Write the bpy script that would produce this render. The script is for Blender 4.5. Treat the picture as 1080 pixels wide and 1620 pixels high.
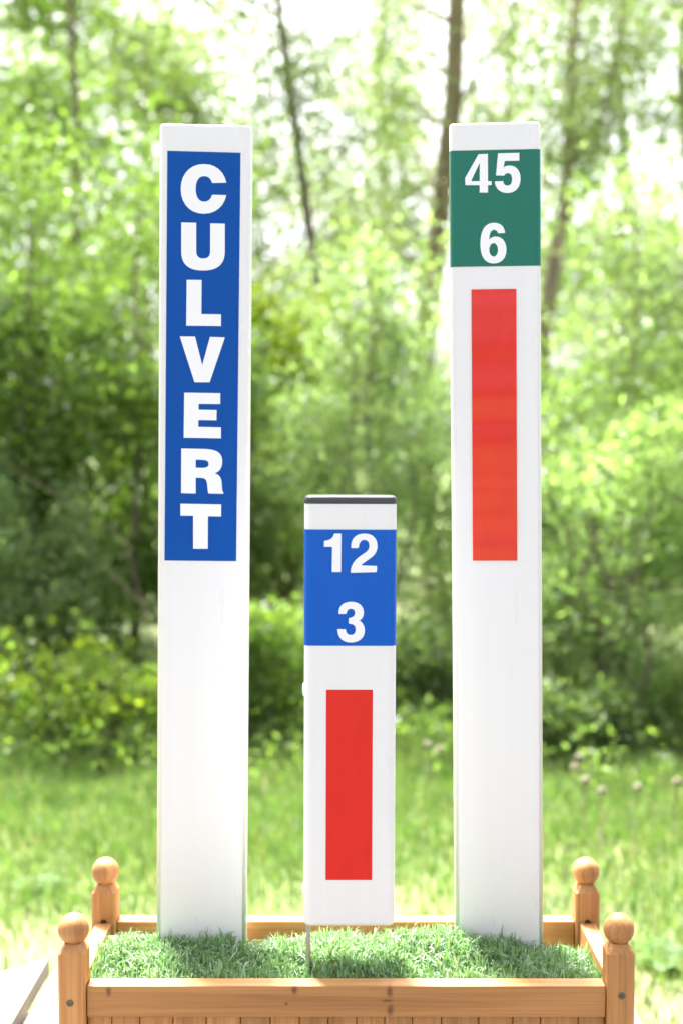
import bpy, math, random
import numpy as np
from mathutils import Vector, Matrix, Euler

for o in list(bpy.data.objects):
    bpy.data.objects.remove(o)
SC = bpy.context.scene
COL = SC.collection
R = math.radians
rng = np.random.default_rng(11)
random.seed(11)

# ------------------------------------------------------------------ camera
CAM_Z, PITCH, FPX = 1.77, 2.67, 2250.0
cam = bpy.data.cameras.new('camera')
cam.sensor_fit = 'VERTICAL'; cam.sensor_height = 36.0; cam.sensor_width = 24.0; cam.lens = 50.0
cam.clip_start = 0.05; cam.clip_end = 1500
cam.dof.use_dof = True; cam.dof.focus_distance = 2.25; cam.dof.aperture_fstop = 2.5
cam_ob = bpy.data.objects.new('camera', cam); COL.objects.link(cam_ob)
cam_ob.location = (0, 0, CAM_Z); cam_ob.rotation_euler = (R(90 - PITCH), 0, 0)
SC.camera = cam_ob
# ------------------------------------------------------------------ sky, sun, exposure
SUN_EL, SUN_AZ = 62.0, -20.0          # azimuth from +Y, negative = towards -X
w = bpy.data.worlds.new('World'); SC.world = w; w.use_nodes = True
nt = w.node_tree; bg = nt.nodes['Background']
sky = nt.nodes.new('ShaderNodeTexSky'); sky.sky_type = 'NISHITA'; sky.sun_disc = False
sky.sun_elevation = R(SUN_EL); sky.sun_rotation = R(SUN_AZ)
sky.air_density = 0.36; sky.dust_density = 6.0; sky.ozone_density = 0.6
hs = nt.nodes.new('ShaderNodeHueSaturation'); hs.inputs['Saturation'].default_value = 0.40      # thin white cloud veil
nt.links.new(sky.outputs[0], hs.inputs['Color']); nt.links.new(hs.outputs[0], bg.inputs[0]); bg.inputs[1].default_value = 0.15
sl = bpy.data.lights.new('sun', 'SUN'); sl.energy = 5.0; sl.angle = R(11.0); sl.color = (1.0, 0.975, 0.945)
so = bpy.data.objects.new('sun', sl); COL.objects.link(so)
sd = Vector((math.sin(R(SUN_AZ)) * math.cos(R(SUN_EL)), math.cos(R(SUN_AZ)) * math.cos(R(SUN_EL)), math.sin(R(SUN_EL))))
so.rotation_euler = sd.to_track_quat('Z', 'Y').to_euler(); so.location = (-3, 6, 12)
SC.view_settings.view_transform = 'Standard'; SC.view_settings.look = 'None'
SC.view_settings.gamma = 1.0; SC.view_settings.use_curve_mapping = False
SC.view_settings.exposure = 2.42
SC.cycles.diffuse_bounces = 8

# ------------------------------------------------------------------ helpers
CAMV = Vector((0, 0, CAM_Z))
def ray(px, py):
    return Matrix.Rotation(R(90 - PITCH), 3, 'X') @ Vector(((px - 540) / FPX, -(py - 810) / FPX, -1))
def W(px, py, Y):
    d = ray(px, py); return CAMV + d * (Y / d.y)
def G(px, py):
    d = ray(px, py); return CAMV + d * (-CAM_Z / d.z)

def tag(o, label=None, cat=None, group=None, kind=None):
    if label: o['label'] = label
    if cat: o['category'] = cat
    if group: o['group'] = group
    if kind: o['kind'] = kind
    return o
def empty(name, loc, rot=(0, 0, 0)):
    o = bpy.data.objects.new(name, None); COL.objects.link(o)
    o.empty_display_size = 0.1; o.location = loc; o.rotation_euler = rot
    return o
def link(name, me, mat, parent=None, loc=None, rot=None):
    o = bpy.data.objects.new(name, me); COL.objects.link(o)
    if mat is not None and not me.materials: me.materials.append(mat)
    if parent is not None: o.parent = parent
    if loc is not None: o.location = loc
    if rot is not None: o.rotation_euler = rot
    return o
def mesh(name, v, f, smooth=False):
    me = bpy.data.meshes.new(name); me.from_pydata([tuple(p) for p in v], [], f)
    me.validate(); me.update()
    if smooth: me.shade_smooth()
    return me
def npmesh(name, v, loops, starts, totals, col=None, smooth=False):
    me = bpy.data.meshes.new(name)
    me.vertices.add(len(v)); me.vertices.foreach_set('co', np.ascontiguousarray(v, dtype=np.float32).ravel())
    me.loops.add(len(loops)); me.loops.foreach_set('vertex_index', np.ascontiguousarray(loops, dtype=np.int32))
    me.polygons.add(len(starts)); me.polygons.foreach_set('loop_start', np.ascontiguousarray(starts, dtype=np.int32))
    me.update(calc_edges=True)
    if col is not None:
        a = me.attributes.new('col', 'FLOAT_COLOR', 'POINT')
        c = np.ones((len(v), 4), dtype=np.float32); c[:, :3] = col
        a.data.foreach_set('color', c.ravel())
    if smooth: me.shade_smooth()
    return me
def wnormal(o):
    m = o.modifiers.new('wn', 'WEIGHTED_NORMAL'); m.weight = 100; m.keep_sharp = True
def box(name, x0, x1, y0, y1, z0, z1, bev=0.0):
    """box mesh with chamfered edges when bev > 0"""
    import bmesh
    bm = bmesh.new()
    bmesh.ops.create_cube(bm, size=1)
    for q in bm.verts:
        q.co = Vector(((x0 + x1) / 2 + q.co.x * (x1 - x0), (y0 + y1) / 2 + q.co.y * (y1 - y0), (z0 + z1) / 2 + q.co.z * (z1 - z0)))
    if bev > 0:
        bmesh.ops.bevel(bm, geom=list(bm.edges), offset=bev, segments=2, affect='EDGES', profile=0.5)
    me = bpy.data.meshes.new(name); bm.to_mesh(me); bm.free()
    if bev > 0: me.shade_smooth()
    return me
def rr(Wd, D, r, n=6):
    """rounded rectangle, x across, y depth; starts at front left, goes counter-clockwise"""
    pts = []
    for cx, cy, a0 in ((Wd / 2 - r, r, -90), (Wd / 2 - r, D - r, 0), (-Wd / 2 + r, D - r, 90), (-Wd / 2 + r, r, 180)):
        for k in range(n + 1):
            a = R(a0 + 90 * k / n); pts.append((cx + r * math.cos(a), cy + r * math.sin(a)))
    return pts
def loft(rings, cap0=True, cap1=True):
    n = len(rings[0]); v = [p for r_ in rings for p in r_]; f = []
    for i in range(len(rings) - 1):
        for k in range(n):
            f.append((i * n + k, i * n + (k + 1) % n, (i + 1) * n + (k + 1) % n, (i + 1) * n + k))
    if cap0: f.append(tuple(reversed(range(n))))
    if cap1: f.append(tuple((len(rings) - 1) * n + k for k in range(n)))
    return v, f

# ------------------------------------------------------------------ materials
def newmat(name):
    m = bpy.data.materials.new(name); m.use_nodes = True
    return m, m.node_tree.nodes, m.node_tree.links, m.node_tree.nodes['Principled BSDF']
def ramp(N, L, src, stops):
    r_ = N.new('ShaderNodeValToRGB'); e = r_.color_ramp.elements
    e[0].position, e[0].color = stops[0][0], (*stops[0][1], 1)
    e[1].position, e[1].color = stops[-1][0], (*stops[-1][1], 1)
    for p, c in stops[1:-1]:
        q = e.new(p); q.color = (*c, 1)
    L.new(src, r_.inputs[0]); return r_.outputs[0]
def noise(N, L, vec, scale, detail=4, rough=0.55):
    n_ = N.new('ShaderNodeTexNoise'); n_.inputs['Scale'].default_value = scale
    n_.inputs['Detail'].default_value = detail; n_.inputs['Roughness'].default_value = rough
    if vec is not None: L.new(vec, n_.inputs['Vector'])
    return n_.outputs['Fac']
def mapping(N, L, src, scale=(1, 1, 1), loc=(0, 0, 0)):
    m_ = N.new('ShaderNodeMapping'); m_.inputs['Scale'].default_value = scale; m_.inputs['Location'].default_value = loc
    L.new(src, m_.inputs['Vector']); return m_.outputs[0]
def mix(N, L, a, b, fac, mode='MIX'):
    m_ = N.new('ShaderNodeMix'); m_.data_type = 'RGBA'; m_.blend_type = mode
    for s, q in ((m_.inputs[0], fac), (m_.inputs[6], a), (m_.inputs[7], b)):
        if isinstance(q, bpy.types.NodeSocket): L.new(q, s)
        elif isinstance(q, (int, float)): s.default_value = q
        else: s.default_value = (*q, 1)
    return m_.outputs[2]
def bump(N, L, h, strength, dist, bsdf):
    b_ = N.new('ShaderNodeBump'); b_.inputs['Strength'].default_value = strength; b_.inputs['Distance'].default_value = dist
    L.new(h, b_.inputs['Height']); L.new(b_.outputs[0], bsdf.inputs['Normal'])

def wood_mat(name, axis, knots=()):
    m, N, L, B = newmat(name)
    tc = N.new('ShaderNodeTexCoord'); oi = N.new('ShaderNodeObjectInfo')
    off = N.new('ShaderNodeVectorMath'); off.operation = 'MULTIPLY_ADD'
    cb = N.new('ShaderNodeCombineXYZ')
    for s in range(3): L.new(oi.outputs['Random'], cb.inputs[s])
    L.new(cb.outputs[0], off.inputs[0]); off.inputs[1].default_value = (7.3, 5.1, 9.7); L.new(tc.outputs['Object'], off.inputs[2])
    big = [44.0] * 3; big[axis] = 1.5
    fine = [240.0] * 3; fine[axis] = 5.0
    warp = mapping(N, L, off.outputs[0], tuple(big))
    n1 = noise(N, L, warp, 1.0, 3)
    ms = N.new('ShaderNodeMath'); ms.operation = 'MULTIPLY'; ms.inputs[1].default_value = 9.0; L.new(n1, ms.inputs[0])
    sn = N.new('ShaderNodeMath'); sn.operation = 'SINE'; L.new(ms.outputs[0], sn.inputs[0])
    c1 = ramp(N, L, n1, [(0.28, (0.41, 0.212, 0.072)), (0.5, (0.56, 0.312, 0.112)), (0.72, (0.68, 0.40, 0.158))])
    rg = ramp(N, L, sn.outputs[0], [(0.0, (0.70, 0.58, 0.48)), (1.0, (1.0, 1.0, 1.0))])
    c2 = mix(N, L, c1, rg, 0.9, 'MULTIPLY')
    n2 = noise(N, L, mapping(N, L, off.outputs[0], tuple(fine)), 1.0, 3)
    fg = ramp(N, L, n2, [(0.32, (0.72, 0.60, 0.50)), (0.55, (1, 1, 1))])
    c3 = mix(N, L, c2, fg, 0.6, 'MULTIPLY')
    rv = ramp(N, L, oi.outputs['Random'], [(0.0, (0.86, 0.82, 0.78)), (1.0, (1.08, 1.05, 1.02))])
    c4 = mix(N, L, c3, rv, 0.8, 'MULTIPLY')
    for (kp, ks) in knots:
        sb = N.new('ShaderNodeVectorMath'); sb.operation = 'SUBTRACT'; L.new(tc.outputs['Object'], sb.inputs[0]); sb.inputs[1].default_value = kp
        dv = N.new('ShaderNodeVectorMath'); dv.operation = 'DIVIDE'; L.new(sb.outputs[0], dv.inputs[0]); dv.inputs[1].default_value = ks
        ln = N.new('ShaderNodeVectorMath'); ln.operation = 'LENGTH'; L.new(dv.outputs[0], ln.inputs[0])
        wob = noise(N, L, mapping(N, L, tc.outputs['Object'], (180, 180, 180)), 1.0, 2)
        ad = N.new('ShaderNodeMath'); ad.operation = 'MULTIPLY_ADD'; ad.inputs[1].default_value = 0.55; L.new(wob, ad.inputs[0]); L.new(ln.outputs['Value'], ad.inputs[2])
        km = ramp(N, L, ad.outputs[0], [(0.55, (0.9, 0.9, 0.9)), (1.0, (0.55, 0.55, 0.55)), (1.0001 + 0.0, (0.55,) * 3)]) if False else ramp(N, L, ad.outputs[0], [(0.45, (0.95, 0.95, 0.95)), (1.1, (0, 0, 0))])
        c4 = mix(N, L, c4, (0.13, 0.045, 0.015), km)
    L.new(c4, B.inputs['Base Color'])
    rf = ramp(N, L, n2, [(0.3, (0.62, 0.62, 0.62)), (0.7, (0.48, 0.48, 0.48))]); L.new(rf, B.inputs['Roughness'])
    bump(N, L, n2, 0.25, 0.0006, B)
    return m

def plastic(name, col, rough, streak=True, coat=0.0, tint=0.02):
    m, N, L, B = newmat(name)
    tc = N.new('ShaderNodeTexCoord')
    n1 = noise(N, L, mapping(N, L, tc.outputs['Object'], (60, 60, 1.2)), 1.0, 3)
    lo = tuple(c * (1 - tint) for c in col)
    c1 = ramp(N, L, n1, [(0.35, lo), (0.65, col)])
    sp = noise(N, L, mapping(N, L, tc.outputs['Object'], (140, 140, 140)), 1.0, 1)
    dots = ramp(N, L, sp, [(0.80, (0, 0, 0)), (0.83, (1, 1, 1))])
    c2 = mix(N, L, c1, tuple(c * 0.72 for c in col), dots)
    L.new(c2, B.inputs['Base Color'])
    n2 = noise(N, L, mapping(N, L, tc.outputs['Object'], (25, 25, 6)), 1.0, 4)
    rf = ramp(N, L, n2, [(0.3, (rough * 0.8,) * 3), (0.7, (rough * 1.25,) * 3)]); L.new(rf, B.inputs['Roughness'])
    if coat: B.inputs['Coat Weight'].default_value = coat; B.inputs['Coat Roughness'].default_value = 0.06
    if streak:
        n3 = noise(N, L, mapping(N, L, tc.outputs['Object'], (90, 90, 3)), 1.0, 3); bump(N, L, n3, 0.02, 0.001, B)
    return m

def film(name, col, rough=0.22, bs=0.06, spec=0.3):
    m, N, L, B = newmat(name); B.inputs['Specular IOR Level'].default_value = spec
    tc = N.new('ShaderNodeTexCoord')
    n1 = noise(N, L, mapping(N, L, tc.outputs['Object'], (40, 40, 14)), 1.0, 3)
    L.new(ramp(N, L, n1, [(0.3, tuple(c * 0.93 for c in col)), (0.7, col)]), B.inputs['Base Color'])
    B.inputs['Roughness'].default_value = rough
    n3 = noise(N, L, mapping(N, L, tc.outputs['Object'], (500, 500, 500)), 1.0, 2); bump(N, L, n3, bs, 0.0008, B)
    return m

def leaf_mat(name, trans=0.58, gloss=0.45):
    m, N, L, B = newmat(name)
    at = N.new('ShaderNodeAttribute'); at.attribute_name = 'col'
    L.new(at.outputs['Color'], B.inputs['Base Color']); B.inputs['Roughness'].default_value = gloss
    tr = N.new('ShaderNodeBsdfTranslucent')
    c = mix(N, L, at.outputs['Color'], (1.5, 1.65, 0.8), 1.0, 'MULTIPLY'); L.new(c, tr.inputs[0])
    mx = N.new('ShaderNodeMixShader'); mx.inputs[0].default_value = trans
    L.new(B.outputs[0], mx.inputs[1]); L.new(tr.outputs[0], mx.inputs[2])
    L.new(mx.outputs[0], N['Material Output'].inputs['Surface'])
    return m

def bark_mat(name, a, b):
    m, N, L, B = newmat(name)
    tc = N.new('ShaderNodeTexCoord')
    n1 = noise(N, L, mapping(N, L, tc.outputs['Object'], (14, 14, 3)), 1.0, 5)
    L.new(ramp(N, L, n1, [(0.3, a), (0.7, b)]), B.inputs['Base Color']); B.inputs['Roughness'].default_value = 0.9
    bump(N, L, n1, 0.7, 0.02, B)
    return m

M = {}
M['white'] = plastic('white_plastic', (0.76, 0.76, 0.76), 0.32)
M['white_print'] = plastic('white_film', (0.83, 0.84, 0.85), 0.35, streak=False, tint=0.01)
M['blue'] = film('blue_film', (0.0005, 0.073, 0.35), 0.34, 0.04, 0.15)
M['blue_gloss'] = film('blue_gloss_film', (0.0005, 0.098, 0.50), 0.2, 0.03, 0.2)
M['green'] = film('green_film', (0.004, 0.150, 0.102), 0.20, 0.10, 0.35)
M['red'] = film('red_film', (0.68, 0.018, 0.008), 0.20, 0.06, 0.3)
M['red_gloss'] = film('red_gloss_film', (0.70, 0.018, 0.008), 0.14, 0.08, 0.55)
M['cap'] = plastic('grey_cap', (0.04, 0.043, 0.052), 0.22, streak=False)
m_, N_, L_, B_ = newmat('galvanised_steel'); B_.inputs['Metallic'].default_value = 1; B_.inputs['Base Color'].default_value = (0.42, 0.42, 0.41, 1); B_.inputs['Roughness'].default_value = 0.42
n_ = noise(N_, L_, None, 60, 3); L_.new(ramp(N_, L_, n_, [(0.3, (0.33, 0.33, 0.32)), (0.7, (0.52, 0.52, 0.5))]), B_.inputs['Base Color'])
M['steel'] = m_
m_, N_, L_, B_ = newmat('screw_zinc'); B_.inputs['Metallic'].default_value = 1; B_.inputs['Roughness'].default_value = 0.35
n_ = noise(N_, L_, None, 300, 3); L_.new(ramp(N_, L_, n_, [(0.3, (0.07, 0.065, 0.045)), (0.7, (0.20, 0.19, 0.14))]), B_.inputs['Base Color'])
M['screw'] = m_
m_, N_, L_, B_ = newmat('hole_shade_colour'); B_.inputs['Base Color'].default_value = (0.035, 0.018, 0.010, 1); B_.inputs['Roughness'].default_value = 0.9
M['hole_shade'] = m_
M['bark'] = bark_mat('bark_grey_brown', (0.11, 0.09, 0.065), (0.25, 0.21, 0.16))
M['bark_pale'] = bark_mat('bark_pale', (0.16, 0.12, 0.08), (0.34, 0.27, 0.19))
M['bark_dark'] = bark_mat('bark_dark', (0.075, 0.06, 0.042), (0.17, 0.135, 0.095))
M['leaf'] = leaf_mat('leaf')
M['leaf_tree'] = leaf_mat('tree_leaf', 0.42)
M['blade'] = leaf_mat('grass_blade', 0.40, 0.5)
M['turf'] = leaf_mat('turf_fibre', 0.24, 0.28)
M['wood_x'] = wood_mat('wood_along_x', 0); M['wood_y'] = wood_mat('wood_along_y', 1); M['wood_z'] = wood_mat('wood_along_z', 2)
# weathered table boards
m_, N_, L_, B_ = newmat('weathered_board')
tc_ = N_.new('ShaderNodeTexCoord')
n1_ = noise(N_, L_, mapping(N_, L_, tc_.outputs['Object'], (45, 2.2, 45)), 1.0, 4)
n2_ = noise(N_, L_, mapping(N_, L_, tc_.outputs['Object'], (9, 5, 9)), 1.0, 2)
c_ = ramp(N_, L_, n1_, [(0.3, (0.22, 0.19, 0.145)), (0.65, (0.37, 0.34, 0.28))])
c_ = mix(N_, L_, c_, (0.22, 0.18, 0.14), ramp(N_, L_, n2_, [(0.66, (0, 0, 0)), (0.76, (0.8, 0.8, 0.8))]))
L_.new(c_, B_.inputs['Base Color']); B_.inputs['Roughness'].default_value = 0.75; bump(N_, L_, n1_, 0.4, 0.002, B_)
M['board'] = m_
# ground
m_, N_, L_, B_ = newmat('meadow_ground')
tc_ = N_.new('ShaderNodeTexCoord')
n1_ = noise(N_, L_, mapping(N_, L_, tc_.outputs['Object'], (0.9, 0.9, 0.9)), 1.0, 5)
n2_ = noise(N_, L_, mapping(N_, L_, tc_.outputs['Object'], (22, 22, 22)), 1.0, 4)
c_ = ramp(N_, L_, n1_, [(0.42, (0.085, 0.135, 0.028)), (0.56, (0.13, 0.165, 0.045)), (0.70, (0.30, 0.26, 0.15))])
c_ = mix(N_, L_, c_, ramp(N_, L_, n2_, [(0.3, (0.55, 0.55, 0.5)), (0.7, (1.1, 1.1, 1.1))]), 0.7, 'MULTIPLY')
sp_ = N_.new('ShaderNodeSeparateXYZ'); L_.new(tc_.outputs['Object'], sp_.inputs[0])
wn_ = N_.new('ShaderNodeMath'); wn_.operation = 'MULTIPLY_ADD'; wn_.inputs[1].default_value = 3.2; L_.new(n1_, wn_.inputs[0]); L_.new(sp_.outputs['Y'], wn_.inputs[2])
mr_ = N_.new('ShaderNodeMapRange'); mr_.inputs[1].default_value = 6.2; mr_.inputs[2].default_value = 7.6; mr_.inputs[3].default_value = 0.7; mr_.inputs[4].default_value = 0.0; L_.new(wn_.outputs[0], mr_.inputs[0])
dry_ = ramp(N_, L_, n2_, [(0.3, (0.10, 0.095, 0.045)), (0.7, (0.19, 0.17, 0.095))])
c_ = mix(N_, L_, c_, dry_, mr_.outputs[0])      # worn dry verge beside the added dark sheet
L_.new(c_, B_.inputs['Base Color']); B_.inputs['Roughness'].default_value = 0.95; bump(N_, L_, n2_, 0.6, 0.03, B_)
M['ground'] = m_

# ------------------------------------------------------------------ ground
n = 60
v, f = [], []
ext = 400.0
lin = [ext * (abs(t) ** 2.2) * (1 if t >= 0 else -1) for t in np.linspace(-1, 1, n)]
for y in lin:
    for x in lin:
        v.append((x, y + 5, 0.0))
for j in range(n - 1):
    for i in range(n - 1):
        a = j * n + i; f.append((a, a + 1, a + n + 1, a + n))
tag(link('ground', mesh('ground', v, f, True), M['ground']), kind='structure')

# unseen dark ground sheet, added to cut the light bounced onto the posts
m_, N_, L_, B_ = newmat('dark_ground_fill')
tc_ = N_.new('ShaderNodeTexCoord')
n1_ = noise(N_, L_, mapping(N_, L_, tc_.outputs['Object'], (90, 90, 90)), 1.0, 4)
n2_ = noise(N_, L_, mapping(N_, L_, tc_.outputs['Object'], (0.8, 0.8, 0.8)), 1.0, 4)
c_ = ramp(N_, L_, n1_, [(0.3, (0.035, 0.036, 0.038)), (0.7, (0.085, 0.085, 0.085))])
c_ = mix(N_, L_, c_, (0.10, 0.09, 0.075), ramp(N_, L_, n2_, [(0.5, (0, 0, 0)), (0.75, (0.7, 0.7, 0.7))]))
L_.new(c_, B_.inputs['Base Color']); B_.inputs['Roughness'].default_value = 0.9; bump(N_, L_, n1_, 0.7, 0.008, B_)
edge = [(x, 4.05 + 0.10 * math.sin(1.7 * x) + rng.normal() * 0.04, 0.004) for x in np.linspace(40, -40, 161)]
tag(link('added_dark_ground', mesh('added_dark_ground', [(-40, -14, 0.004), (40, -14, 0.004)] + edge, [tuple(range(len(edge) + 2))]), m_), kind='structure')

# ------------------------------------------------------------------ foliage machinery
def tube(path, radii, sides=8):
    """returns verts, faces of a tapered tube along a polyline"""
    P = [Vector(p) for p in path]; v, f = [], []
    for i, p in enumerate(P):
        t = (P[min(i + 1, len(P) - 1)] - P[max(i - 1, 0)]).normalized()
        ref = Vector((1, 0, 0)) if abs(t.x) < 0.8 else Vector((0, 1, 0))
        a = t.cross(ref).normalized(); b = t.cross(a).normalized()
        for k in range(sides):
            an = 2 * math.pi * k / sides
            v.append(p + (a * math.cos(an) + b * math.sin(an)) * radii[i])
    for i in range(len(P) - 1):
        for k in range(sides):
            f.append((i * sides + k, i * sides + (k + 1) % sides, (i + 1) * sides + (k + 1) % sides, (i + 1) * sides + k))
    f.append(tuple(range(sides))); f.append(tuple(reversed([(len(P) - 1) * sides + k for k in range(sides)])))
    return v, f
def join(parts):
    V, F = [], []
    for v, f in parts:
        o = len(V); V += list(v); F += [tuple(i + o for i in q) for q in f]
    return V, F
def bend(a, b, k, amt):
    """polyline from a to b with random wobble"""
    a, b = Vector(a), Vector(b); L = (b - a).length; out = []
    for i in range(k + 1):
        t = i / k; p = a.lerp(b, t)
        s = math.sin(math.pi * t) * amt * L
        out.append(p + Vector((rng.normal(), rng.normal(), rng.normal() * 0.5)) * s * 0.5)
    out[0] = a; out[-1] = b
    return out
def leaf_mesh(name, C, size, aspect, palette, droop=0.3, var=0.25):
    n = len(C)
    ax = rng.normal(size=(n, 3)); ax[:, 2] -= droop * 2.2
    ax /= np.linalg.norm(ax, axis=1)[:, None]
    nr = rng.normal(size=(n, 3)) * 0.8; nr[:, 2] += 0.9
    sd_ = np.cross(ax, nr); sd_ /= (np.linalg.norm(sd_, axis=1)[:, None] + 1e-9)
    nr = np.cross(sd_, ax)
    ln = size * rng.uniform(0.6, 1.3, n)[:, None]; wd = ln * aspect
    v = np.empty((n, 4, 3))
    v[:, 0] = C; v[:, 2] = C + ax * ln
    v[:, 1] = C + ax * ln * 0.45 + sd_ * wd * 0.5 + nr * wd * 0.14
    v[:, 3] = C + ax * ln * 0.45 - sd_ * wd * 0.5 + nr * wd * 0.14
    idx = np.arange(n)[:, None] * 4 + np.array([0, 1, 2, 0, 2, 3])[None, :]
    pal = np.array(palette); k = rng.integers(0, len(pal), n); k2 = rng.integers(0, len(pal), n)
    t = rng.uniform(0, 1, n)[:, None]
    col = (pal[k] * t + pal[k2] * (1 - t)) * rng.uniform(1 - var, 1 + var, n)[:, None]
    return npmesh(name, v.reshape(-1, 3), idx.ravel(), np.arange(2 * n) * 3, None, np.repeat(col, 4, axis=0))
def cluster_points(centres, radius, per, stretch=(1, 1, 1)):
    out = []
    for c in centres:
        k = int(per * rng.uniform(0.6, 1.4)); r_ = radius * rng.uniform(0.65, 1.35)
        p = rng.normal(size=(k, 3)); p /= np.linalg.norm(p, axis=1)[:, None] + 1e-9
        p *= (rng.uniform(0.1, 1, k) ** 0.5)[:, None] * r_
        out.append(np.asarray(c)[None, :] + p * np.array(stretch))
    return np.concatenate(out)

PAL = dict(
    fresh=[(0.150, 0.235, 0.050), (0.20, 0.285, 0.068), (0.125, 0.20, 0.045)],
    yellow=[(0.27, 0.335, 0.030), (0.21, 0.295, 0.035), (0.32, 0.355, 0.04)],
    silver=[(0.245, 0.33, 0.18), (0.19, 0.28, 0.13), (0.30, 0.375, 0.23)],
    mid=[(0.145, 0.210, 0.085), (0.185, 0.250, 0.110), (0.115, 0.175, 0.06)],
    grey=[(0.130, 0.180, 0.074), (0.165, 0.220, 0.098), (0.105, 0.152, 0.056), (0.20, 0.25, 0.125)],
    leafy=[(0.125, 0.195, 0.045), (0.16, 0.235, 0.06), (0.105, 0.165, 0.04)],
    pale=[(0.20, 0.285, 0.120), (0.255, 0.335, 0.165), (0.16, 0.24, 0.09)],
)
def ellipsoid_centres(els, n):
    """cluster centres inside ellipsoids (c, r): favouring the outer shell"""
    vol = np.array([e[1][0] * e[1][1] * e[1][2] for e in els]); vol = vol ** 0.8; vol /= vol.sum()
    out = []
    for e, k in zip(els, rng.multinomial(n, vol)):
        p = rng.normal(size=(k, 3)); p /= np.linalg.norm(p, axis=1)[:, None] + 1e-9
        p *= (rng.uniform(0.12, 1, k) ** 0.45)[:, None]
        out.append(np.array(e[0])[None, :] + p * np.array(e[1]))
    return np.concatenate(out)

def plant(name, label, cat, base, stems, els, n_clusters, crad, per, leaf, aspect, pal, bark='bark', droop=0.3,
          stretch=(1, 1, 1), twig=0.012, group=None, crown_name='crown', twig_every=2):
    """stems: list of (polyline in world coords, radii). els: ellipsoids in world coords."""
    base = Vector(base)
    root = empty(name, base)
    parts = [tube([Vector(p) - base for p in path], rad, 9) for path, rad in stems]
    C = ellipsoid_centres(els, n_clusters)
    C = C[C[:, 2] > 0.05]
    SP = np.array([tuple(p) for path, _ in stems for p in path])
    SR = np.array([r_ for _, rad in stems for r_ in rad])
    for i, c in enumerate(C):
        if i % twig_every: continue
        d = np.linalg.norm((SP - c) * np.array([1, 1, 0.7]), axis=1) + np.where(SP[:, 2] > c[2] + 0.1, 0.6, 0)
        j = int(np.argmin(d))
        a = Vector(SP[j]) - base; b = Vector(c) - base
        pts = bend(a, b, 3, 0.18); r0 = min(SR[j] * 0.6, twig)
        parts.append(tube(pts, [r0, r0 * 0.8, r0 * 0.55, r0 * 0.3], 4))
    V, F = join(parts)
    link('trunk' if cat == 'tree' else 'stems', mesh('trunk', V, F, True), M[bark], root)
    P = cluster_points(C, crad, per, stretch)
    P = P[P[:, 2] > 0.03] - np.array(tuple(base))
    link(crown_name, leaf_mesh('crown', P, leaf, aspect, pal, droop), M['leaf_tree' if cat == 'tree' else 'leaf'], root)
    tag(root, label, cat, group)
    return root
def stem_px(pts, Y, r0, r1, dy=0.0):
    """trunk path through photo pixels, all standing in the plane y = Y"""
    P = [W(px, py, Y) for px, py in pts]
    g = Vector((P[0].x, Y, 0)); P = [Vector((P[0].x, Y, -0.05))] + [p for p in P if p.z > 0.1]
    k = len(P); return P, [r0 + (r1 - r0) * (i / (k - 1)) ** 0.8 for i in range(k)]
def el(px, py, Y, rx, ry, rz):
    p = W(px, py, Y); return ((p.x, p.y, p.z), (rx, ry, rz))
def limbs(path, rad, n, t0, t1, reach, rise):
    out = []; k = len(path)
    for i in range(n):
        t = t0 + (t1 - t0) * (i + rng.uniform(0, 0.8)) / n
        q = t * (k - 1); j = min(int(q), k - 2); a = Vector(path[j]).lerp(Vector(path[j + 1]), q - j)
        an = rng.uniform(0, 2 * math.pi); L = reach * rng.uniform(0.6, 1.2)
        b = a + Vector((math.cos(an) * L, math.sin(an) * L, rise * rng.uniform(0.5, 1.3) * L))
        r_ = rad[j] * 0.33
        out.append((bend(a, b, 5, 0.12), [r_, r_ * 0.85, r_ * 0.65, r_ * 0.5, r_ * 0.35, r_ * 0.2]))
    return out
def els_on(paths, r, every=1, t_from=0.35):
    out = []
    for path, _ in paths:
        k = len(path)
        for i in range(int(k * t_from), k, every):
            p = path[i]; s = r * rng.uniform(0.7, 1.25)
            out.append(((p[0], p[1], p[2]), (s, s, s * 0.9)))
    return out

# ------------------------------------------------------------------ trees
def tree(label, pts, Y, r0, r1, nl, reach, rise, elr, nc, crad, per, leaf, asp, pal, bark='bark', droop=0.3, t0=0.3, extra=(), fork=None, stretch=(1, 1, 1), dens=0.46):
    q_ = 1.26; Y *= q_; r0 *= q_; r1 *= q_; reach *= q_; elr *= q_; crad *= q_; leaf *= q_      # the whole row stands well back
    path, rad = stem_px(pts, Y, r0, r1)
    st = [(path, rad)]
    if fork:
        fp = [W(px, py, Y) for px, py in fork]
        st.append((fp, [rad[len(rad) // 2] * (0.75 - 0.5 * i / (len(fp) - 1)) for i in range(len(fp))]))
    lb = limbs(path, rad, nl, t0, 1.0, reach, rise)
    if fork: lb += limbs(*st[1], max(3, nl // 3), 0.2, 1.0, reach * 0.8, rise)
    els = els_on(lb, elr) + list(extra)
    top = path[-1]; els.append(((top[0], top[1], top[2]), (elr * 1.6, elr * 1.6, elr * 1.6)))
    return plant('broadleaf_tree', label, 'tree', (path[0][0], path[0][1], 0), st + lb, els, nc, crad * 1.12, per * dens * 1.3, leaf * 1.0, asp, pal, bark, droop, stretch, group='trees behind the meadow', twig_every=3)

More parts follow.
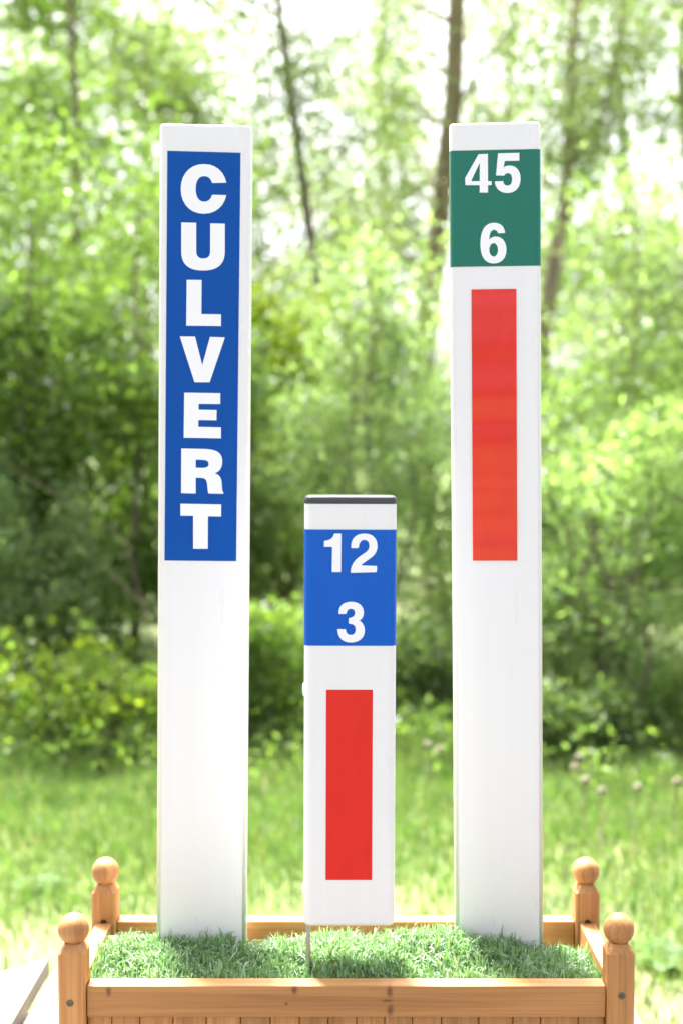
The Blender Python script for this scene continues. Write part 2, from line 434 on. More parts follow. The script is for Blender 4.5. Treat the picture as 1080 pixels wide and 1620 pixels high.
tree('tall leafy tree with dense fresh green crown beside the blue lettered post',
     [(118, 1150), (122, 800), (112, 500), (125, 250), (110, 0), (120, -260)], 10.6, 0.040, 0.018, 18, 1.3, 0.35, 0.42, 300, 0.27, 90, 0.075, 0.62, PAL['leafy'], 'bark', t0=0.26, dens=0.36)
tree('leafy tree behind the lettered post, crown opening to white sky on one side',
     [(-80, 1140), (-70, 800), (-60, 500), (-75, 250), (-40, 0), (-60, -330)], 11.8, 0.11, 0.03, 17, 1.35, 0.4, 0.45, 300, 0.28, 95, 0.075, 0.6, PAL['leafy'], 'bark_dark', t0=0.35, dens=0.34)
tree('slender dark stemmed tree rising behind the short blue numbered post',
     [(532, 1130), (522, 900), (516, 740), (508, 600), (503, 450), (485, 330), (462, 160), (440, 0), (425, -220)], 10.4, 0.06, 0.025, 20, 0.60, 0.7, 0.27, 260, 0.24, 62, 0.07, 0.36, PAL['grey'], 'bark', t0=0.45, stretch=(0.8, 0.8, 1.5))
tree('thick trunked leaning tree between the short post and the green numbered post',
     [(700, 1120), (668, 820), (664, 640), (676, 500), (690, 400), (700, 300), (716, 160), (722, 0), (730, -200)], 11.2, 0.115, 0.065, 17, 0.85, 0.7, 0.30, 200, 0.25, 58, 0.07, 0.36, PAL['grey'], 'bark_pale', t0=0.42, stretch=(0.8, 0.8, 1.5))
tree('forked pale barked tree standing behind the green numbered post',
     [(838, 1120), (846, 760), (858, 530), (875, 420), (896, 322), (899, 222), (902, 123), (912, 0), (916, -200)], 10.2, 0.075, 0.03, 12, 0.8, 0.6, 0.28, 170, 0.24, 54, 0.07, 0.38, PAL['grey'], 'bark_pale', t0=0.5,
     fork=[(898, 290), (908, 255), (926, 225), (954, 183), (971, 99), (983, 15), (1000, -120)], stretch=(0.9, 0.9, 1.2))
tree('bushy tree with broad green crown on the far side of the forked pale tree',
     [(1100, 1120), (1096, 800), (1086, 560), (1096, 350), (1076, 120), (1086, -150)], 12.2, 0.11, 0.03, 18, 1.3, 0.4, 0.40, 300, 0.28, 70, 0.08, 0.55, PAL['leafy'], 'bark', t0=0.35)
tree('thin distant tree seen in the gap above the short post',
     [(600, 1060), (605, 700), (598, 500), (612, 330), (600, 150), (610, -60)], 15.5, 0.085, 0.03, 13, 0.75, 0.8, 0.30, 140, 0.28, 52, 0.085, 0.4, PAL['grey'], 'bark', t0=0.4, stretch=(0.8, 0.8, 1.4))
tree('distant hazy green tree behind the lettered post, half hidden by it',
     [(345, 1060), (350, 700), (338, 500), (352, 330), (345, 190)], 15.5, 0.10, 0.03, 13, 1.1, 0.5, 0.36, 210, 0.3, 62, 0.09, 0.45, PAL['grey'], 'bark', t0=0.35)
tree('distant tree with thin crown hidden mostly by the green numbered post',
     [(800, 1060), (806, 700), (790, 480), (800, 250), (812, 0)], 16.0, 0.10, 0.03, 13, 0.9, 0.6, 0.32, 160, 0.3, 55, 0.09, 0.4, PAL['grey'], 'bark', t0=0.4)
tree('distant round crowned tree at the outer end of the tree row, past the forked tree',
     [(1000, 1060), (1004, 700), (990, 560), (1005, 420)], 17.0, 0.11, 0.04, 12, 1.4, 0.5, 0.45, 260, 0.32, 70, 0.095, 0.5, PAL['grey'], 'bark', t0=0.3, dens=0.36)
tree('distant dark crowned tree at the back of the dense leafy end of the row',
     [(60, 1060), (66, 700), (50, 500), (64, 300), (60, 120)], 17.0, 0.12, 0.04, 14, 1.5, 0.5, 0.5, 330, 0.33, 75, 0.095, 0.5, PAL['leafy'], 'bark', t0=0.25, dens=0.5)

tree('distant slim tree with feathery crown rising past the upper edge of the blue panel',
     [(235, 1060), (240, 700), (228, 480), (240, 300), (225, 130), (232, 60)], 14.5, 0.07, 0.02, 16, 0.9, 0.6, 0.34, 210, 0.3, 56, 0.085, 0.4, PAL['grey'], 'bark', t0=0.35)
tree('distant slim tree with feathery crown just past the forked pale tree',
     [(985, 1060), (990, 700), (972, 480), (990, 300), (975, 100), (985, -60)], 14.2, 0.07, 0.02, 14, 0.9, 0.6, 0.34, 110, 0.3, 50, 0.085, 0.4, PAL['grey'], 'bark', t0=0.35)

for lb_, pts in (('young tree with airy green foliage in front of the dense leafy tree', [(40, 1120), (46, 800), (34, 600), (50, 420), (40, 260)]),
                 ('young tree with airy foliage right beside the upper blue panel', [(218, 1120), (214, 800), (225, 600), (212, 440), (222, 300)]),
                 ('young willow like tree above the silvery shrub, between short post and leaning trunk', [(585, 1120), (590, 800), (578, 640), (592, 520), (584, 430)]),
                 ('young tree with airy foliage above the pale spilling shrub', [(1000, 1120), (1004, 800), (994, 620), (1010, 480), (1002, 340)])):
    tree(lb_, pts, 7.5, 0.022, 0.008, 16, 0.42, 0.6, 0.20, 170, 0.17, 50, 0.052, 0.42, PAL['leafy'] if pts[0][0] < 300 else PAL['grey'] + PAL['pale'], 'bark', t0=0.3, stretch=(0.9, 0.9, 1.25), dens=0.36 if pts[0][0] < 300 else 0.26)

# ------------------------------------------------------------------ shrubs
def shrub(label, px, Y, py_top, half_w, nc, crad, per, leaf, asp, pal, bark='bark_dark', py_low=None, stretch=(1, 1, 1), droop=0.3, ns=7, depth=None):
    g = W(px, 1000, Y); top = W(px, py_top, Y).z
    low = W(px, py_low, Y).z if py_low else 0.15
    st = []
    for i in range(ns):
        an = rng.uniform(0, 2 * math.pi); b = (g.x + math.cos(an) * half_w * rng.uniform(0.2, 0.8), Y + math.sin(an) * half_w * 0.6 * rng.uniform(0.2, 0.9), top * rng.uniform(0.6, 0.95))
        a = (g.x + rng.normal() * 0.12, Y + rng.normal() * 0.12, -0.03)
        r_ = rng.uniform(0.012, 0.028); st.append((bend(a, b, 6, 0.10), [r_ * (1 - 0.12 * k) for k in range(7)]))
    dp = depth or half_w * 0.75; cz = (top + low) / 2; hz = (top - low) / 2
    els = [((g.x, Y, cz), (half_w, dp, hz))]
    for i in range(7):
        an = rng.uniform(0, 2 * math.pi); q = rng.uniform(0.5, 0.95)
        els.append(((g.x + math.cos(an) * half_w * q, Y + math.sin(an) * dp * q, cz + rng.uniform(-0.7, 0.75) * hz), (half_w * 0.4, dp * 0.4, hz * 0.3)))
    if top > 1.3:
        for i in range(5):
            u = rng.uniform(-0.85, 0.85); els.append(((g.x + u * half_w, Y + rng.uniform(-0.5, 0.5) * dp, top * rng.uniform(0.80, 0.98)), (half_w * 0.26, half_w * 0.26, top * 0.13)))
    return plant('shrub', label, 'shrub', (g.x, Y, 0), st, els, nc, crad * 1.08, per * 0.55, leaf * 1.10, asp, pal, bark, droop, stretch, 0.007, 'shrubs along the meadow edge', 'foliage', 3)

shrub('tall silvery willow shrub with narrow leaves behind the short numbered post', 590, 9.6, 450, 0.72, 200, 0.19, 70, 0.065, 0.26, PAL['silver'], stretch=(1, 1, 1.25))
shrub('large pale green shrub spilling onto the meadow beside the green numbered post', 985, 8.4, 640, 0.62, 260, 0.15, 75, 0.052, 0.42, PAL['pale'], stretch=(1.15, 1.15, 0.7))
shrub('pale leafy shrub filling the outer end of the hedge past the green numbered post', 1180, 9.2, 590, 0.75, 230, 0.17, 70, 0.055, 0.42, PAL['pale'])
shrub('bright yellow green shrub glowing behind the lettered post', 440, 11.2, 455, 0.75, 200, 0.2, 75, 0.07, 0.6, PAL['yellow'])
shrub('broad leaved fresh green shrub beside the lettered post, taller than its neighbours', 150, 9.5, 470, 0.72, 195, 0.19, 80, 0.068, 0.65, PAL['fresh'] + PAL['leafy'])
shrub('tall fresh green shrub at the outer end of the leafy hedge', -60, 9.6, 480, 0.75, 180, 0.19, 80, 0.068, 0.65, PAL['fresh'] + PAL['pale'][:2])
shrub('silvery grey green shrub in front of the broad leaved shrub', 95, 8.9, 800, 0.42, 120, 0.15, 70, 0.055, 0.3, PAL['silver'] + PAL['pale'], py_low=1090)
shrub('silvery shrub at the outer edge with drooping narrow leaves', -50, 9.0, 720, 0.42, 130, 0.15, 70, 0.055, 0.3, PAL['silver'])
shrub('low yellow green shrub at the grass edge in front of the silvery shrub', 60, 8.15, 1000, 0.50, 40, 0.17, 80, 0.05, 0.6, PAL['yellow'][:1] + PAL['fresh'])
shrub('low yellow green shrub at the grass edge right next to the lettered post', 205, 8.0, 1050, 0.40, 30, 0.17, 80, 0.05, 0.6, PAL['yellow'][:1] + PAL['fresh'])
shrub('small low green shrub at the grass edge between lettered and short posts', 425, 8.3, 960, 0.42, 110, 0.13, 70, 0.05, 0.5, PAL['fresh'])
shrub('small loose shrub with reddish dry stems between short and green numbered posts', 668, 8.5, 980, 0.32, 75, 0.13, 62, 0.05, 0.42, PAL['mid'], 'bark')
shrub('green shrub hidden mostly behind the green numbered post', 800, 9.4, 620, 0.6, 170, 0.18, 70, 0.06, 0.45, PAL['mid'])
shrub('green shrub hidden mostly behind the lettered post', 322, 9.8, 560, 0.6, 180, 0.18, 75, 0.06, 0.55, PAL['mid'])
shrub('low green shrub in the shade under the pale spilling shrub', 905, 7.95, 1080, 0.36, 80, 0.12, 65, 0.045, 0.5, PAL['mid'])
for lb_, px, Y, top, hw, pal in (('far green thicket bush closing the view behind the leafy hedge', 20, 12.0, 470, 1.1, 'mid'),
                       ('far green thicket bush behind the yellow green shrub', 300, 12.2, 500, 1.1, 'mid'),
                       ('far pale thicket bush behind the silvery willow shrub', 560, 12.3, 500, 1.0, 'pale'),
                       ('far green thicket bush behind the thick leaning trunk', 740, 12.0, 530, 1.0, 'mid'),
                       ('far green thicket bush behind the forked pale tree', 940, 12.2, 545, 1.1, 'fresh'),
                       ('far green thicket bush past the outer end of the pale hedge', 1180, 12.0, 510, 1.2, 'mid')):
    shrub(lb_, px, Y, top, hw, 130, 0.24, 80, 0.08, 0.5, PAL[pal])

# the row goes on to both sides
shrub('broad green shrub carrying the row on past the leafy end', -330, 9.4, 520, 0.95, 200, 0.22, 80, 0.075, 0.5, PAL['fresh'])
shrub('wide green shrub closing the far leafy end of the row', -680, 9.8, 500, 1.1, 200, 0.25, 80, 0.08, 0.5, PAL['mid'])
shrub('broad pale shrub carrying the row on past the pale hedge end', 1420, 9.3, 560, 0.95, 200, 0.22, 80, 0.075, 0.45, PAL['pale'])
shrub('wide green shrub closing the far pale end of the row', 1780, 9.8, 520, 1.1, 200, 0.25, 80, 0.08, 0.5, PAL['mid'])
tree('wide leafy tree standing past the leafy end of the row', [(-420, 1100), (-410, 700), (-425, 400), (-415, 100), (-420, -150)], 11.5, 0.10, 0.03, 18, 1.6, 0.4, 0.5, 300, 0.3, 80, 0.085, 0.55, PAL['leafy'], 'bark', t0=0.25)
tree('wide leafy tree standing past the pale end of the row', [(1520, 1100), (1510, 700), (1525, 400), (1515, 100), (1520, -150)], 11.5, 0.10, 0.03, 18, 1.6, 0.4, 0.5, 300, 0.3, 80, 0.085, 0.55, PAL['grey'], 'bark', t0=0.25)

# dead leaning branches among the shrubs
for lb_, pts, Y, r_ in (('bare dead branch leaning across the gap beside the lettered post', [(150, 880), (185, 916), (222, 952), (262, 985), (300, 1090)], 8.6, 0.007),
                   ('thin bare branch slanting down from the silvery shrub', [(-10, 720), (60, 765), (130, 806), (200, 856), (260, 1100)], 8.8, 0.006),
                   ('bare grey branch lying level behind the gap between lettered and short posts', [(380, 985), (430, 990), (490, 980), (520, 1060), (530, 1150)], 8.9, 0.011)):
    P = [W(a, b, Y) for a, b in pts]
    V, F = tube(P + [Vector((P[-1].x, Y, -0.03))], [r_ * (0.5 + 0.1 * i) for i in range(len(P) + 1)], 6)
    b0 = Vector((P[-1].x, Y, 0))
    o = link('dead_branch', mesh('dead_branch', [p - b0 for p in V], F, True), M['bark_pale'], loc=b0)
    tag(o, lb_, 'branch')

# ------------------------------------------------------------------ meadow grass
def blades(name, B, length, width, lean, palette, var, seg2=True):
    """B: (n,3) base points, length: (n,) ; returns mesh of bent blades"""
    n = len(B); an = rng.uniform(0, 2 * np.pi, n); la = rng.uniform(0, 2 * np.pi, n)
    sx = np.stack([np.cos(an), np.sin(an), np.zeros(n)], 1); ld = np.stack([np.cos(la), np.sin(la), np.zeros(n)], 1)
    k = np.abs(rng.normal(size=n)) * lean; L = length[:, None]; wv = (width * rng.uniform(0.6, 1.3, n))[:, None]
    up = np.array([0, 0, 1.0])[None, :]
    mid = B + up * L * 0.55 * (1 - 0.10 * k[:, None]) + ld * L * 0.22 * k[:, None]
    tip = B + up * L * (1 - 0.35 * np.minimum(k, 2.2)[:, None]) + ld * L * 0.75 * np.minimum(k, 1.3)[:, None]
    v = np.empty((n, 5, 3)); v[:, 0] = B - sx * wv * 0.5; v[:, 1] = B + sx * wv * 0.5
    v[:, 2] = mid - sx * wv * 0.42; v[:, 3] = mid + sx * wv * 0.42; v[:, 4] = tip
    idx = np.arange(n)[:, None] * 5 + np.array([0, 1, 3, 2, 2, 3, 4])[None, :]
    st = (np.arange(n)[:, None] * 7 + np.array([0, 4])[None, :]).ravel()
    pal = np.array(palette); q = rng.integers(0, len(pal), n)
    col = pal[q] * rng.uniform(1 - var, 1 + var, n)[:, None]
    return npmesh(name, v.reshape(-1, 3), idx.ravel(), st, None, np.repeat(col, 5, axis=0), True)
nb = 120000
Yb = rng.uniform(4.1, 9.6, nb); Xb = rng.uniform(-1, 1, nb) * (0.30 * Yb + 0.8)
patch = np.sin(Xb * 2.1 + 1.3) * np.cos(Yb * 1.7 + Xb) + 0.6 * np.sin(Yb * 3.3 - Xb * 1.2)
keep = rng.uniform(0, 1, nb) < np.clip(0.40 + (Yb - 5.0) * 0.45 + 0.20 * patch, 0.15, 1.0)
Xb, Yb, patch = Xb[keep], Yb[keep], patch[keep]; nb = len(Xb)
ln = (0.055 + 0.05 * np.clip((Yb - 5.5) / 2.0, 0, 1) + 0.20 * np.clip((Yb - 7.4) / 1.0, 0, 1)) * rng.uniform(0.6, 1.5, nb) * np.clip(1 + 0.45 * np.sin(Xb * 5.3 + 2 * np.sin(Yb * 3.1)) * np.cos(Yb * 4.7 + Xb * 2.3), 0.5, 1.6)
me = blades('meadow_grass', np.stack([Xb, Yb, np.zeros(nb)], 1), ln, 0.0075, 0.55,
            [(0.086, 0.158, 0.040), (0.106, 0.18, 0.045), (0.075, 0.14, 0.037), (0.125, 0.195, 0.075), (0.10, 0.168, 0.048), (0.20, 0.20, 0.115), (0.13, 0.175, 0.06)], 0.25)
tag(link('meadow_grass', me, M['blade']), 'bright green meadow grass growing between table and shrubs', 'grass', kind='stuff')

# undergrowth of weeds between the long grass and the shrubs
nu_ = 330
ux = rng.uniform(-3.3, 3.3, nu_); uy = 8.1 + rng.normal(size=nu_) * 0.45
uc = np.stack([ux, uy, np.abs(rng.normal(size=nu_)) * 0.12 * np.clip((uy - 6.9) / 1.2, 0.2, 1.5) + 0.06], 1)
UP = cluster_points(uc, 0.16, 55, (1, 1, 1.1)); UP = UP[UP[:, 2] > 0.02]
tag(link('undergrowth', leaf_mesh('undergrowth', UP, 0.05, 0.42, PAL['fresh'] + PAL['leafy'] + PAL['mid'], -0.3), M['leaf']),
    'low tangle of green weeds between the long grass and the shrubs', 'weeds', kind='stuff')

# dandelion seed heads by the shrub foot
def seed_head():
    root = empty('seed_head', (0, 0, 0))
    V, F = tube([(0, 0, 0), (0.006, 0.004, 0.15), (0.0, 0.01, 0.30)], [0.003, 0.0025, 0.002], 5)
    link('stalk', mesh('stalk', V, F, True), M['bark_pale'], root)
    v, f = [], []
    for i in range(90):
        d = Vector(rng.normal(size=3)).normalized(); t = d.orthogonal().normalized(); c = Vector((0, 0.01, 0.31)); o = len(v); d = d * 0.75
        s = d.cross(t)
        v += [c, c + d * 0.024 + t * 0.009, c + d * 0.024 - t * 0.005 + s * 0.008, c + d * 0.024 - t * 0.005 - s * 0.008]
        f += [(o, o + 1, o + 2), (o, o + 2, o + 3), (o, o + 3, o + 1)]
    me = mesh('seed_ball', v, f)
    link('seed_ball', me, M['fluff'], root)
    tag(root, 'pale fluffy seed head on thin stalk in the long grass by the shrubs', 'flower', 'seed heads in the long grass')
    return root
m_, N_, L_, B_ = newmat('fluff'); B_.inputs['Base Color'].default_value = (0.66, 0.60, 0.50, 1); B_.inputs['Roughness'].default_value = 0.9
tr_ = N_.new('ShaderNodeBsdfTranslucent'); tr_.inputs[0].default_value = (0.46, 0.42, 0.33, 1)
mx_ = N_.new('ShaderNodeMixShader'); mx_.inputs[0].default_value = 0.6
L_.new(B_.outputs[0], mx_.inputs[1]); L_.new(tr_.outputs[0], mx_.inputs[2]); L_.new(mx_.outputs[0], N_['Material Output'].inputs['Surface'])
M['fluff'] = m_
proto = None
for px, py in ((918, 1198), (905, 1214), (948, 1252), (1068, 1236), (922, 1234), (1004, 1246), (676, 1178), (692, 1186)):
    Y = min(7.4, FPX * (CAM_Z - 0.30) / (py - 705)); p = W(px, py, Y)
    if proto is None: r_ = proto = seed_head()
    else:
        r_ = proto.copy(); COL.objects.link(r_)
        for ch in proto.children:
            c = ch.copy(); COL.objects.link(c); c.parent = r_
    s = max(p.z, 0.12) / 0.31
    r_.location = (p.x, Y, 0); r_.scale = (1, 1, s); r_.rotation_euler = (0, 0, rng.uniform(0, 6))
    for ch in r_.children:
        if ch.name.startswith('seed_ball'): ch.scale = (1, 1, 1 / s); ch.location = (0, 0, 0.31 - 0.31 / s)

# broad leaved weed
def weed(px, py, label, n=9, L=0.16):
    g = G(px, py); root = empty('broadleaf_weed', g)
    for i in range(n):
        an = i * 2.4; d = Vector((math.cos(an), math.sin(an), 0)); s = Vector((-d.y, d.x, 0)); l_ = L * rng.uniform(0.7, 1.15); v, f = [], []
        for k in range(6):
            t = k / 5; w_ = 0.30 * l_ * math.sin(math.pi * min(t * 0.93 + 0.07, 1)) ** 0.8
            c = d * l_ * t + Vector((0, 0, 0.01 + l_ * (0.55 * t - 0.45 * t * t)))
            v += [c - s * w_ + Vector((0, 0, 0.12 * w_)), c, c + s * w_ + Vector((0, 0, 0.12 * w_))]
        for k in range(5):
            for q in (0, 1): f.append((k * 3 + q, k * 3 + q + 1, k * 3 + q + 4, k * 3 + q + 3))
        me = mesh('leaf', v, f, True); a = me.attributes.new('col', 'FLOAT_COLOR', 'POINT')
        a.data.foreach_set('color', [c for _ in v for c in (0.12, 0.21, 0.06, 1)])
        link('leaf', me, M['leaf'], root)
    tag(root, label, 'weed'); return root
weed(1062, 1525, 'rosette of broad pale leaves on the dry grass past the planter corner')
weed(60, 1405, 'low broad leaved rosette in the meadow behind the planter', 8, 0.14)

# ------------------------------------------------------------------ picnic table
TZ = CAM_Z - 1.05
tb = empty('picnic_table', (-0.18, 2.2, 0))
PW, PG, YR = 0.142, 0.022, 2.875
x = -0.60
xs = [(-0.60 - PW * (k + 1) - PG * k, -0.60 - PW * k - PG * k) for k in range(1, -1, -1)] + [(-0.60 + PG + (PW + PG) * k, -0.60 + PG + (PW + PG) * k + PW) for k in range(7)]
for i, (x0, x1) in enumerate(xs):
    dy = rng.uniform(-0.006, 0.006)
    me = box('plank', x0, x1, 1.82 + dy, YR + dy, TZ - 0.036, TZ, 0.004)
    # the far corner of the table top is cut off at a slant
    for q in me.vertices:
        if q.co.y > 2: q.co.y += max(-0.30, min(q.co.x + 0.60, 0.14))
    for q in me.vertices: q.co -= Vector((-0.18, 2.2, 0))
    wnormal(link('plank', me, M['board'], tb))
for yy in (1.98, 2.66):
    link('bearer', box('bearer', -0.87 + 0.18, 0.5 + 0.18, yy - 2.2 - 0.025, yy - 2.2 + 0.025, TZ - 0.13, TZ - 0.0375, 0.003), M['board'], tb)
    for xx, sx in ((-0.66, -1), (0.32, 1)):
        V, F = loft([[(xx + 0.18 + sx * k * 0.13 + a, yy - 2.2 + 0.055 + b, z) for a, b in ((-0.045, -0.0285), (0.045, -0.0285), (0.045, 0.02), (-0.045, 0.02))] for k, z in ((1, 0.0), (0, TZ - 0.0375))])
        link('leg', mesh('leg', V, F), M['board'], tb)
tag(tb, 'weathered pale wooden picnic table of wide planks under the planter', 'table')

# ------------------------------------------------------------------ planter
YF, YB = 2.14, 2.437                      # front faces of front / back corner posts
PX0, PX1, PWD, PDP = W(113, 1550, YF).x, W(982, 1550, YF).x, 0.042, 0.046
z_rail = W(540, 1560, YF + 0.008).z
z_ptop = W(111, 1511, YF).z               # top of the vertical faces of a corner post
z_ball = W(117, 1469, YF + PDP / 2).z
PCX = (PX0 + PX1) / 2; PCY = (YF + YB + PDP) / 2
pl = empty('planter_box', (PCX, PCY, TZ))
base = Vector((PCX, PCY, TZ))
tag(pl, 'orange brown wooden planter box with ball finials at its corners', 'planter')
def corner_post_mesh():
    h = z_ptop - TZ; c = 0.0035
    def ring(i, z): 
        a, b = PWD / 2 - i, PDP / 2 - i; k = c
        return [(-a + k, -b, z), (a - k, -b, z), (a, -b + k, z), (a, b - k, z), (a - k, b, z), (-a + k, b, z), (-a, b - k, z), (-a, -b + k, z)]
    rings = [ring(0.0, 0), ring(0.0, h), ring(0.0085, h + 0.0135)]
    return mesh('corner_post', *loft(rings))
cp = corner_post_mesh()
def ball_mesh():
    v, f = [], []; nu, nv = 32, 18; r_ = 0.0238
    prof = [(0.0115, -0.0225)] + [(r_ * math.sin(R(a)), -r_ * math.cos(R(a)) * 1.02) for a in np.linspace(28, 176, nv)]
    rings = [[(a * math.cos(2 * math.pi * k / nu), a * math.sin(2 * math.pi * k / nu), z) for k in range(nu)] for a, z in prof]
    return mesh('ball_finial', *loft(rings), smooth=True)
bmh = ball_mesh()
def screw_mesh():
    # pan head with a cross recess cut as real facets
    v, f = [], []; nu = 24; r_ = 0.0056
    rings = [[(r_ * math.cos(2 * math.pi * k / nu), -0.0012, r_ * math.sin(2 * math.pi * k / nu)) for k in range(nu)],
             [(r_ * math.cos(2 * math.pi * k / nu), 0.0, r_ * math.sin(2 * math.pi * k / nu)) for k in range(nu)],
             [(r_ * 0.8 * math.cos(2 * math.pi * k / nu), 0.0011, r_ * 0.8 * math.sin(2 * math.pi * k / nu)) for k in range(nu)]]
    rings = [[(p[0], -p[1], p[2]) for p in r2] for r2 in rings]
    v, f = loft(rings, True, False)
    top = 2 * nu; o = len(v)
    cr = []
    for k in range(nu):
        a = 2 * math.pi * k / nu; rad = 0.0028 if (k % 6) in (0, 1, 5) and (k % 6) == 0 else (0.0024 if (k % 6) in (1, 5) else 0.0009)
        cr.append((rad * math.cos(a), -0.0011, rad * math.sin(a)))
    v += cr
    for k in range(nu): f.append((top + k, top + (k + 1) % nu, o + (k + 1) % nu, o + k))
    o2 = len(v); v += [(p[0] * 0.6, 0.0006, p[2] * 0.6) for p in cr]
    for k in range(nu): f.append((o + k, o + (k + 1) % nu, o2 + (k + 1) % nu, o2 + k))
    f.append(tuple(o2 + k for k in range(nu)))
    return mesh('screw', v, f)
smh = screw_mesh()
hv, hf = loft([[(0.0055 * math.cos(R(a)), y_, 0.0055 * math.sin(R(a))) for a in range(0, 360, 20)] for y_ in (0.0, -0.0008)])
hmh = mesh('hole_shade_disc', hv, hf)  # thin raised disc; shade of the drilled recess put into its dark colour
for yy, back in ((YF, 0), (YB, 1)):
    for xx in (PX0, PX1):
        p = link('corner_post', cp, M['wood_z'], pl, Vector((xx, yy + PDP / 2, TZ)) - base)
        b = link('ball_finial', bmh, M['wood_z'], p, (0, 0, z_ball - TZ), (rng.uniform(-0.1, 0.1), rng.uniform(-0.1, 0.1), rng.uniform(0, 6)))
        if not back:
            sx = W(111, 1587, YF) if xx < 0 else W(982.5, 1575, YF)
            link('screw', smh, M['screw'], p, (sx.x - xx, -PDP / 2 - 0.0002, sx.z - TZ), (0, 0.3 if xx < 0 else 0.1, 0))
        else:
            link('hole_shade_disc', hmh, M['hole_shade'], p, (0, -PDP / 2 + 0.0001, z_rail - TZ + 0.0005))
RH, RT = 0.0494, 0.034
inx0, inx1 = PX0 + PWD / 2 + 0.0006, PX1 - PWD / 2 - 0.0006
def rail(x0, x1, y0, y1, mat):
    c = Vector(((x0 + x1) / 2, (y0 + y1) / 2, z_rail - RH / 2))
    me = box('rail', x0 - c.x, x1 - c.x, y0 - c.y, y1 - c.y, -RH / 2, RH / 2, 0.0022)
    o = link('rail', me, mat, pl, c - base); wnormal(o); return o
fc = Vector(((inx0 + inx1) / 2, YF + 0.008 + RT / 2, z_rail - RH / 2))
kn = []
for px, py, sx, sz in ((172, 1569, 0.008, 0.014), (466, 1566, 0.009, 0.014), (453, 1588, 0.005, 0.005), (616, 1569, 0.009, 0.017), (617, 1598, 0.010, 0.016), (612, 1583, 0.016, 0.004)):
    q = W(px, py, YF + 0.008) - fc; kn.append(((q.x, q.y, q.z), (sx, 0.03, sz)))
M['wood_front'] = wood_mat('wood_front_rail', 0, kn)
rail(inx0, inx1, YF + 0.008, YF + 0.008 + RT, M['wood_front'])
rail(inx0, inx1, YB + 0.008, YB + 0.008 + RT, M['wood_x'])
for xx in (PX0, PX1):
    rail(xx - 0.0140, xx + 0.0140, YF + PDP + 0.0006, YB - 0.0006, M['wood_y'])
# upright boards under the rails
seams = [137, 178, 222, 274.5, 327, 381, 428, 474, 519, 563.6, 608, 651.6, 697, 756, 810, 853.7, 913, 957]
sx_ = [W(s, 1611, YF + 0.02).x for s in seams]; sx_[0], sx_[-1] = inx0, inx1
zb0, zb1 = TZ + 0.03, z_rail - RH - 0.0004
for Y0 in (YF + 0.015, YB + 0.015):
    for a, b in zip(sx_[:-1], sx_[1:]):
        c = Vector(((a + b) / 2, Y0 + 0.008, (zb0 + zb1) / 2)); hw = (b - a) / 2 - 0.0006
        link('board', box('board', -hw, hw, -0.008 + rng.uniform(-0.0006, 0.0006), 0.008, zb0 - c.z, zb1 - c.z, 0.0012), M['wood_z'], pl, c - base)
ys = np.linspace(YF + PDP + 0.001, YB - 0.001, 6)
for xx in (PX0, PX1):
    for a, b in zip(ys[:-1], ys[1:]):
        c = Vector((xx, (a + b) / 2, (zb0 + zb1) / 2)); hw = (b - a) / 2 - 0.0006
        link('board', box('board', -0.008, 0.008, -hw, hw, zb0 - c.z, zb1 - c.z, 0.0012), M['wood_z'], pl, c - base)
link('floor_panel', box('floor_panel', inx0 - base.x - 0.002, inx1 - base.x + 0.002, YF + 0.034 - base.y, YB + 0.012 - base.y, 0.031, 0.045), M['wood_x'], pl)

# ------------------------------------------------------------------ artificial turf in the planter
cx_ = [140, 160, 200, 250, 330, 400, 450, 500, 560, 620, 670, 715, 760, 830, 880, 930, 960]
cy_ = [1512, 1500, 1480, 1487, 1487, 1495, 1491, 1482, 1482, 1484, 1473, 1473, 1484, 1493, 1507, 1512, 1516]
TH = 0.035
def turf_z(X, Y):
    px = 540 + X / 2.345 * FPX
    py = np.interp(px, cx_, cy_)
    zt = np.array([W(540, q, 2.31).z for q in py.ravel()]).reshape(py.shape)
    k = np.clip((Y - 2.185) / (2.30 - 2.185), 0, 1); k = k * k * (3 - 2 * k)
    back = np.clip((Y - 2.325) / 0.10, 0, 1); lump = 0.004 * np.sin(X * 31 + Y * 17) * np.sin(Y * 43 - X * 11) + 0.003 * np.sin(X * 67 + 2)
    return (z_rail - 0.004) * (1 - k) + zt * k - 0.045 * back + lump - TH * 0.82
tx0, tx1, ty0, ty1 = PX0 + 0.0155, PX1 - 0.0155, YF + 0.008 + RT + 0.001, YB + 0.007
nx, ny = 90, 30
GX, GY = np.meshgrid(np.linspace(tx0, tx1, nx), np.linspace(ty0, ty1, ny))
GZ = turf_z(GX, GY)
matv = np.stack([GX.ravel(), GY.ravel(), GZ.ravel()], 1)
gi = (np.arange(ny - 1)[:, None] * nx + np.arange(nx - 1)[None, :]).ravel()
matl = np.stack([gi, gi + 1, gi + nx + 1, gi + nx], 1)
nt_ = 40000
bx = rng.uniform(tx0, tx1, nt_); by = rng.uniform(ty0, ty1, nt_)
